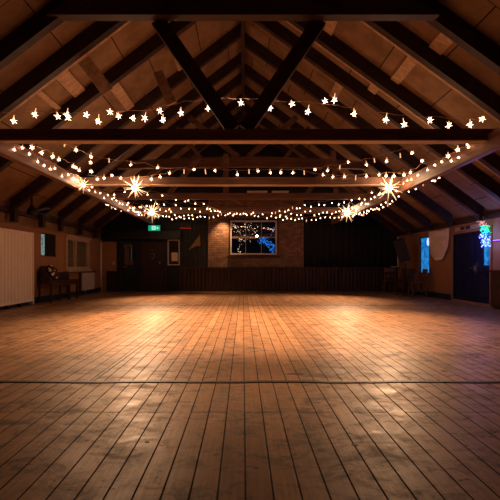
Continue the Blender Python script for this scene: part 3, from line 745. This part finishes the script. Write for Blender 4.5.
# ------------------------------------------------------------------ signs
t = thing('exit_sign', 'lit green exit sign with running man above the brown door', 'sign', at(153.6, 231, 14.6))
a, b = at(148.3, 230.6, 14.6), at(160, 225.4, 14.6)
MB().box(a.x-.02, b.x+.02, 14.61, 14.70, a.z-.02, b.z+.02).build('housing', 'plastic', t)
MB().box(a.x, b.x, 14.60, 14.61, a.z, b.z).build('face', 'green_e', t)
m = MB(); W, H = b.x-a.x, b.z-a.z; yy = 14.593
def q(u0, v0, u1, v1, w_=.015): m.bar((a.x+W*u0, yy, a.z+H*v0), (a.x+W*u1, yy, a.z+H*v1), .008, w_, (0,0,1) if abs(u1-u0)*W > abs(v1-v0)*H else (1,0,0))
m.box(a.x+W*.30, a.x+W*.62, yy-.002, 14.60, a.z+H*.14, a.z+H*.88)        # the white doorway
m.build('doorway_pictogram', 'green_w', t)
m = MB(); yy = 14.585
m.ball((a.x+W*.50, yy, a.z+H*.76), .016, 8, 6, (1,.3,1))
q(.48,.66,.44,.42,.022); q(.44,.42,.53,.30); q(.53,.30,.50,.15); q(.44,.42,.36,.28); q(.36,.28,.30,.28); q(.48,.62,.57,.55); q(.47,.62,.38,.52)
m.build('running_man', 'green_e', t)
m = MB(); yy = 14.593
q(.72,.5,.93,.5,.018); q(.72,.5,.80,.72,.016); q(.72,.5,.80,.28,.016); m.build('arrow', 'green_w', t)
t = thing('red_sign', 'dim dark red sign box with a glowing lower edge on the black wall', 'sign', at(185, 229, 14.9))
a, b = at(180.5, 228.6, 14.9), at(190.5, 222, 14.9)
MB().box(a.x, b.x, 14.9, 14.99, a.z, b.z).build('housing', 'brown_door', t)
MB().box(a.x-.02, b.x+.02, 14.88, 14.90, a.z-.01, a.z+.035).build('light_strip', 'red_e', t)
t = thing('gold_pennant', 'gold folded pennant pinned on the black boarding left of the brick', 'decoration', at(195, 250, 14.93))
m = MB(); ps = [at(188.5,250,14.93), at(199.5,235,14.93), at(200.3,246,14.93), at(196.5,246,14.93)]
m.add([p for p in ps]+[p+Vector((0,.012,0)) for p in ps], [(0,1,2,3),(7,6,5,4),(0,4,5,1),(1,5,6,2),(2,6,7,3),(3,7,4,0)]); m.build('pennant_cloth', 'gold', t)
ps = [at(196.2,246,14.9), at(199.8,234.6,14.9), at(200.4,246,14.9)]
m = MB().add([p for p in ps]+[p+Vector((0,.012,0)) for p in ps], [(0,1,2),(5,4,3),(0,3,4,1),(1,4,5,2),(2,5,3,0)]); m.build('folded_flap', 'gold', t)
# sign above the right door
t = thing('door_sign', 'long pale sign with dark green panels above the navy double door', 'sign', (XR-.02, 10.2, 2.0))
MB().box(XR-.03, XR, 9.75, 10.85, 1.985, 2.09).build('backing', 'cream', t)
MB().box(XR-.04, XR-.03, 10.38, 10.56, 1.995, 2.08).box(XR-.04, XR-.03, 10.12, 10.32, 1.995, 2.08).build('green_panel', 'teal_dim' if 'teal_dim' in M else 'skirt', t)

# ------------------------------------------------------------------ left side
t = thing('folding_partition', 'tall white vertically ribbed partition standing against the left wall', 'partition', (XL+.12, 8.8, 0))
m = MB(); y = 7.4
while y < 9.84:
    m.box(XL+.03, XL+.115, y, y+.115, .14, 1.80); m.box(XL+.03, XL+.107, y+.115, y+.13, .14, 1.80); y += .13
o = m.build('ribbed_panel', 'panel_white', t)
MB().box(XL+.02, XL+.135, 7.4, 9.87, 1.80, 1.86).box(XL+.02, XL+.135, 7.4, 9.87, .09, .14).box(XL+.02, XL+.14, 9.84, 9.875, .0, 1.86).build('frame', 'panel_white', t)
for y in (7.6, 8.2, 8.8, 9.3): MB().box(XL+.04, XL+.12, y, y+.08, 0, .09).build('foot', 'plastic', t)

# ceiling fan
c = at(31.8, 212, 9.2)
t = thing('ceiling_fan', 'dark ceiling fan on a rod above the left partition, one blade painted pale as if lit', 'fan', c)
ztop = zr(c.x)
MB().tube([c+Vector((0,0,.08)), (c.x, c.y, ztop-.02)], .018, 8).build('rod', 'plastic', t)
MB().tube([c+Vector((0,0,-.09)), c+Vector((0,0,-.06)), c+Vector((0,0,.02)), c+Vector((0,0,.10)), c+Vector((0,0,.2))], [.03,.11,.12,.07,.02], 14).build('motor', 'plastic', t, smooth=True)
for k, a in enumerate((3.45, 5.55, 1.35)):
    v = Vector((math.cos(a), math.sin(a), 0))
    b = MB().bar(c+v*.10, c+v*.95+Vector((0,0,.22 if k == 0 else 0)), .13, .014); b.build('blade', 'batten' if k == 0 else 'plastic', t)  # first blade coloured pale for the light falling on it
# small pendant spot near window 1
t = thing('radiator', 'white panel radiator on the left wall below the frosted window', 'radiator', (XL+.08, 13.3, .12))
m = MB().box(XL+.07, XL+.12, 12.95, 13.95, .16, .76)
y = 12.97
while y < 13.9: m.box(XL+.12, XL+.135, y, y+.03, .19, .73); y += .06
m.build('panel', 'white', t)
MB().box(XL+.03, XL+.07, 12.85, 12.95, .18, .78).box(XL+.03, XL+.07, 12.95, 13.9, .3, .36).build('bracket', 'beam', t)
MB().tube([(XL+.1, 13.2, .16), (XL+.1, 13.2, 0)], .013, 8).build('pipe', 'steel', t)
# dark shelf line / window board below window 2
struct(MB().box(XL, XL+.05, 10.9, 14.4, .79, .815).build('trim_14', 'beam'), 'thin dark rail under the left windows')

# bench with curved back
t = thing('wooden_bench', 'dark wooden bench with a high curved backrest against the left wall', 'bench', (XL+.2, 11.1, 0))
x0, x1, y0, y1 = XL+.04, XL+.40, 10.25, 11.95
MB().box(x0, x1+.02, y0, y1, .53, .60).build('seat', 'chair', t, bevel=.01)
MB().box(x1-.02, x1+.01, y0+.03, y1-.03, .44, .53).build('apron', 'chair', t)
m = MB(); n = 24
top = []
for i in range(n+1):
    u = i/n; y = y0+(y1-y0)*u
    z = .80 + .20*(1/(1+math.exp((u-.50)*16))) - (.16*max(0, (.10-u)/.10)**2)
    top.append((y, z))
m.prism([(y0, .60)] + top + [(y1, .60)], x0, x0+.06, 'x').build('backrest', 'chair', t)
for i in range(7):
    pass
m = MB().prism([(x0, .60), (x1-.02, .60), (x1-.05, .70), (x0+.12, .90), (x0, .93)], y0, y0+.05, 'y').build('armrest', 'chair', t)
for y in (y0+.03, y0+.55, y0+1.12, y1-.06):
    MB().bar((x1-.03, y, 0), (x1-.02, y, .55), .045, .045, (1,0,0)).build('leg', 'chair', t)
for y in (y0+.03, y1-.06):
    MB().bar((x0+.03, y, 0), (x0+.03, y, .55), .045, .045, (1,0,0)).build('leg', 'chair', t)
MB().bar((x1-.03, y0, .2), (x1-.03, y1-.04, .2), .03, .03).build('stretcher', 'chair', t)
t = MB().ball((0,0,0), 1, 20, 14, (.085,.22,.19))
for v in t.v:      # square the pillow
    v.y = math.copysign(abs(v.y/.22)**.6*.22, v.y); v.z = math.copysign(abs(v.z/.19)**.6*.19, v.z)
R_ = Matrix.Rotation(math.radians(-22), 4, 'Y') @ Matrix.Rotation(math.radians(-28), 4, 'X')
t.v = [R_ @ v + Vector((x0+.20, 10.68, .825)) for v in t.v]
tag(t.build('cushion', 'floral', smooth=True), 'small black and cream floral cushion propped on the dark bench', 'cushion')

# ------------------------------------------------------------------ right side
# loudspeaker on a stand
cx, cy = 5.62, 13.15
t = thing('speaker_stand', 'dark pole stand under the tilted loudspeaker near the blue window', 'stand', (cx, cy, 0))
MB().tube([(cx, cy, .05), (cx, cy, 1.12)], .03, 10).build('pole', 'plastic', t)
for k in range(3):
    a = k*2.094+.3; MB().tube([(cx, cy, .42), (cx+.30*math.cos(a), cy+.30*math.sin(a), .012)], .013, 6).build('leg', 'plastic', t)
c = Vector((5.52, 13.2, 1.55)); t = thing('loudspeaker', 'black loudspeaker tilted forward on its pole beside the blue window', 'loudspeaker', c-Vector((0,0,.42)))
Rm = Matrix.Rotation(math.radians(-17), 4, 'Y') @ Matrix.Rotation(math.radians(-24), 4, 'Z')
def tr(m): m.v = [Rm @ v + c for v in m.v]; return m
tr(MB().prism([(-.19,-.16),(.19,-.16),(.13,.18),(-.13,.18)], -.40, .40, 'z')).build('cabinet', 'plastic', t, bevel=.02)
tr(MB().box(-.165, .165, -.175, -.16, -.37, .37)).build('grille', 'black', t)
tr(MB().tube([(0,-.17,-.16),(0,-.18,-.16)], [.13,.12], 20)).build('woofer', 'plastic', t)
tr(MB().tube([(0,-.17,.20),(0,-.18,.20)], [.06,.05], 16)).build('tweeter', 'plastic', t)
# drape
m = MB()
def dr_(u, v):
    y = 12.36-(12.36-11.12)*u
    dep = .06+.88*(max(0, 1-abs(2*u-1.05)**2.6)**.6 if abs(2*u-1.05) < 1 else 0)
    z = 2.11-.0*u - dep*v
    x = XR-.05-.05*v*math.sin(math.pi*u) - .028*math.sin(v*dep*20)*math.sin(math.pi*u) - .009*math.sin(u*44)*(1-v*.6)
    return (x, y, z)
m.grid(dr_, 40, 48, .004)
tag(m.build('cloth_drape', 'cloth', smooth=True), 'white sheer cloth swag hung on the ochre wall between blue window and navy doors', 'drape')

def chair(cx, cy, rz, label, mt, H=.88):
    t = thing('wooden_chair', label, 'chair', (cx, cy, 0), 'dark chairs along the right wall'); t.rotation_euler = (0, 0, rz)
    def part(m, nm, smooth=False):
        o = bpy.data.objects.new(nm, m.data(nm, M[mt], smooth=smooth)); C.objects.link(o); o.parent = t; return o
    part(MB().prism([(-.21,-.21),(.21,-.21),(.19,.20),(-.19,.20)], .43, .465, 'z'), 'seat')
    for sx in (-1, 1):
        part(MB().tube([(sx*.205, -.20, 0), (sx*.19, -.18, .43)], [.022,.027], 8), 'leg')
        part(MB().tube([(sx*.19, .23, 0), (sx*.175, .185, .43), (sx*.18, .20, .68), (sx*.185, .26, H-.05)], [.022,.027,.024,.02], 8), 'leg')
        part(MB().bar((sx*.198, -.185, .20), (sx*.185, .20, .20), .022, .034), 'stretcher')
    part(MB().bar((-.195, -.19, .26), (.195, -.19, .26), .018, .022), 'stretcher')
    m = MB(); n = 12
    for i in range(n):
        a, b = -1+2*i/n, -1+2*(i+1)/n
        m.bar((a*.20, .255+.035*(1-a*a), H-.05), (b*.20, .255+.035*(1-b*b), H-.05), .028, .15)
    part(m, 'top_rail')
    m = MB(); m.bar((-.18, .225, .62), (.18, .225, .62), .02, .07); part(m, 'back_rail')
    for x in (-.09, 0, .09): part(MB().tube([(x, .20, .46), (x, .27, H-.08)], .013, 6), 'spindle')
    return t
chair(5.62, 12.28, -math.pi/2-.1, 'lit brown wooden chair under the white drape, nearest the navy doors', 'chair_lit')
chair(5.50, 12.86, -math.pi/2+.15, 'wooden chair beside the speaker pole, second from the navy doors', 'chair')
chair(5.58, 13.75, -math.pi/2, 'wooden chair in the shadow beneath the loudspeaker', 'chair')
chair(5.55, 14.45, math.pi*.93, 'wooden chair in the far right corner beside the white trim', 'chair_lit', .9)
tag(MB().box(5.50, 5.90, 14.02, 14.07, 0, .02).build('white_strip', 'white'), 'short white strip lying on the floor in the far right corner', 'strip')

# cupboard
t = thing('low_cupboard', 'low dark cupboard against the right wall at the picture edge', 'cupboard', (5.95, 8.3, 0))
MB().box(5.86, 6.05, 7.4, 9.0, .05, .86).build('body', 'chair', t); MB().box(5.84, 6.06, 7.38, 9.02, .86, .90).build('top', 'chair', t)
MB().box(5.90, 6.04, 7.45, 8.95, 0, .05).build('plinth', 'black', t)
for a, b in ((7.45,8.18),(8.22,8.95)):
    d_ = MB().box(5.845, 5.86, a, b, .09, .82).build('door', 'chair', t); MB().ball((5.835, b-.08 if a < 8 else a+.08, .5), .015, 8, 6).build('knob', 'steel', d_)

# hanging cluster of coloured LEDs
cx, cy = 5.90, 9.35
def P2(x, y): return at(x, y, 9.30)
t = thing('led_garland', 'hanging cluster of green, blue and white fairy lights over the navy doors', 'fairy lights', P2(484.5, 222))
def cluster(nm, mt, x0, y0, x1, y1, n, r, seed, dens=1):
    rnd = random.Random(seed); m = MB()
    for k in range(n):
        u = rnd.random(); p = P2(x0+(x1-x0)*u+(rnd.random()-.5)*7.5, y0+(y1-y0)*u); p.y += (rnd.random()-.5)*.16
        m.star(p, r*(.7+.6*rnd.random()), .5, 5, k)
    o = m.build(nm, mt, t); o['kind'] = 'stuff'; return o
cluster('pink_lights', 'pink_e', 482, 221, 484, 226, 26, .018, 1)
cluster('green_lights', 'teal_e', 484, 226, 486, 233, 60, .026, 2)
cluster('blue_lights', 'blue_e', 484, 234, 487, 245, 34, .017, 3)
cluster('white_blue_lights', 'ice_e', 484, 234, 487, 247, 70, .022, 4)
MB().tube([P2(483,216), P2(484,226), P2(487,246)], .006, 6).build('cord', 'wire', t)
ld = bpy.data.lights.new('led_light', 'POINT'); ld.energy = 18; ld.color = (.22,.28,1); ld.shadow_soft_size = .12
lo = bpy.data.objects.new('led_light', ld); C.objects.link(lo); lo.parent = t; lo.location = (-.25, 0, -.35)
# purple tube
t = thing('purple_light', 'small purple strip light on the ochre wall at the right picture edge', 'strip light', (XR-.04, 9.0, 1.6))
MB().box(XR-.03, XR, 8.5, 9.2, 1.595, 1.635).build('housing', 'plastic', t); MB().tube([(XR-.045, 8.53, 1.615), (XR-.045, 9.17, 1.615)], .008, 8).build('tube', 'purple_e', t)
ld = bpy.data.lights.new('purple_glow', 'POINT'); ld.energy = .4; ld.color = (.45,.2,1); ld.shadow_soft_size = .05
lo = bpy.data.objects.new('purple_glow', ld); C.objects.link(lo); lo.parent = t; lo.location = (-.2, -.1, 0)

# ------------------------------------------------------------------ outside the back window
def arch(name, label, cat, pts, n, mt, r, spread, seed):
    rnd = random.Random(seed); t = thing(name, label, cat, pts[0]); m = MB()
    for k in range(n):
        u = rnd.random()*(len(pts)-1); i = int(u); p = pts[i].lerp(pts[i+1], u-i)
        m.star(p+Vector(((rnd.random()-.5)*spread, (rnd.random()-.5)*spread, (rnd.random()-.5)*spread)), r*(.6+.8*rnd.random()), .5, 5, k)
    m.build('lights', mt, t); MB().tube(pts, .02, 6).build('branch', 'beam', t)
    e = pts[-1] if pts[-1].z < pts[0].z else pts[0]; MB().tube([e, (e.x, e.y, -.1)], .03, 6).build('stem', 'beam', t); return t
struct(MB().box(-6, 8, 15.4, 26, -.2, -.1).build('ground', 'blackwall'), 'dark ground outside')
arch('blue_lit_bush', 'arched bush wrapped in blue lights outside the six-pane window', 'bush', pix([(260,241,17.5),(264,239.5,17.5),(268,242,17.5),(272,247,17.5),(275.5,253,17.5)]), 110, 'blue_d', .045, .26, 5)
arch('blue_lit_twigs', 'sparse blue lit twigs outside the upper right panes', 'bush', pix([(264,236,17.8),(270,234,17.8),(276,230,17.8),(274,236,17.8)]), 22, 'blue_d', .03, .4, 6)
arch('outside_light_tree', 'tree of small warm lights outside the six-pane window', 'tree', pix([(246,222,18),(250,226,18),(252,230,18),(248,235,18),(240,232,18),(243,240,18)]), 40, 'out_and_reflected_bulb', .028, .8, 9)
arch('reflected_light_string', 'reflected string of warm lights, built outside the left panes', 'string lights', pix([(231,222,17),(237,228,17),(241,236,17),(240,246,17),(239,254,17)]), 36, 'out_and_reflected_bulb', .028, .14, 8)  # reflection of the hall's lights built as glowing bulbs behind the glass
c = at(257, 236, 17.5); tag(MB().star(c, .08, .5, 8, 2).build('outside_lamp', 'lamp'), 'bright white lamp outside the middle of the six-pane window', 'lamp')
print('BULBS', NB[0])
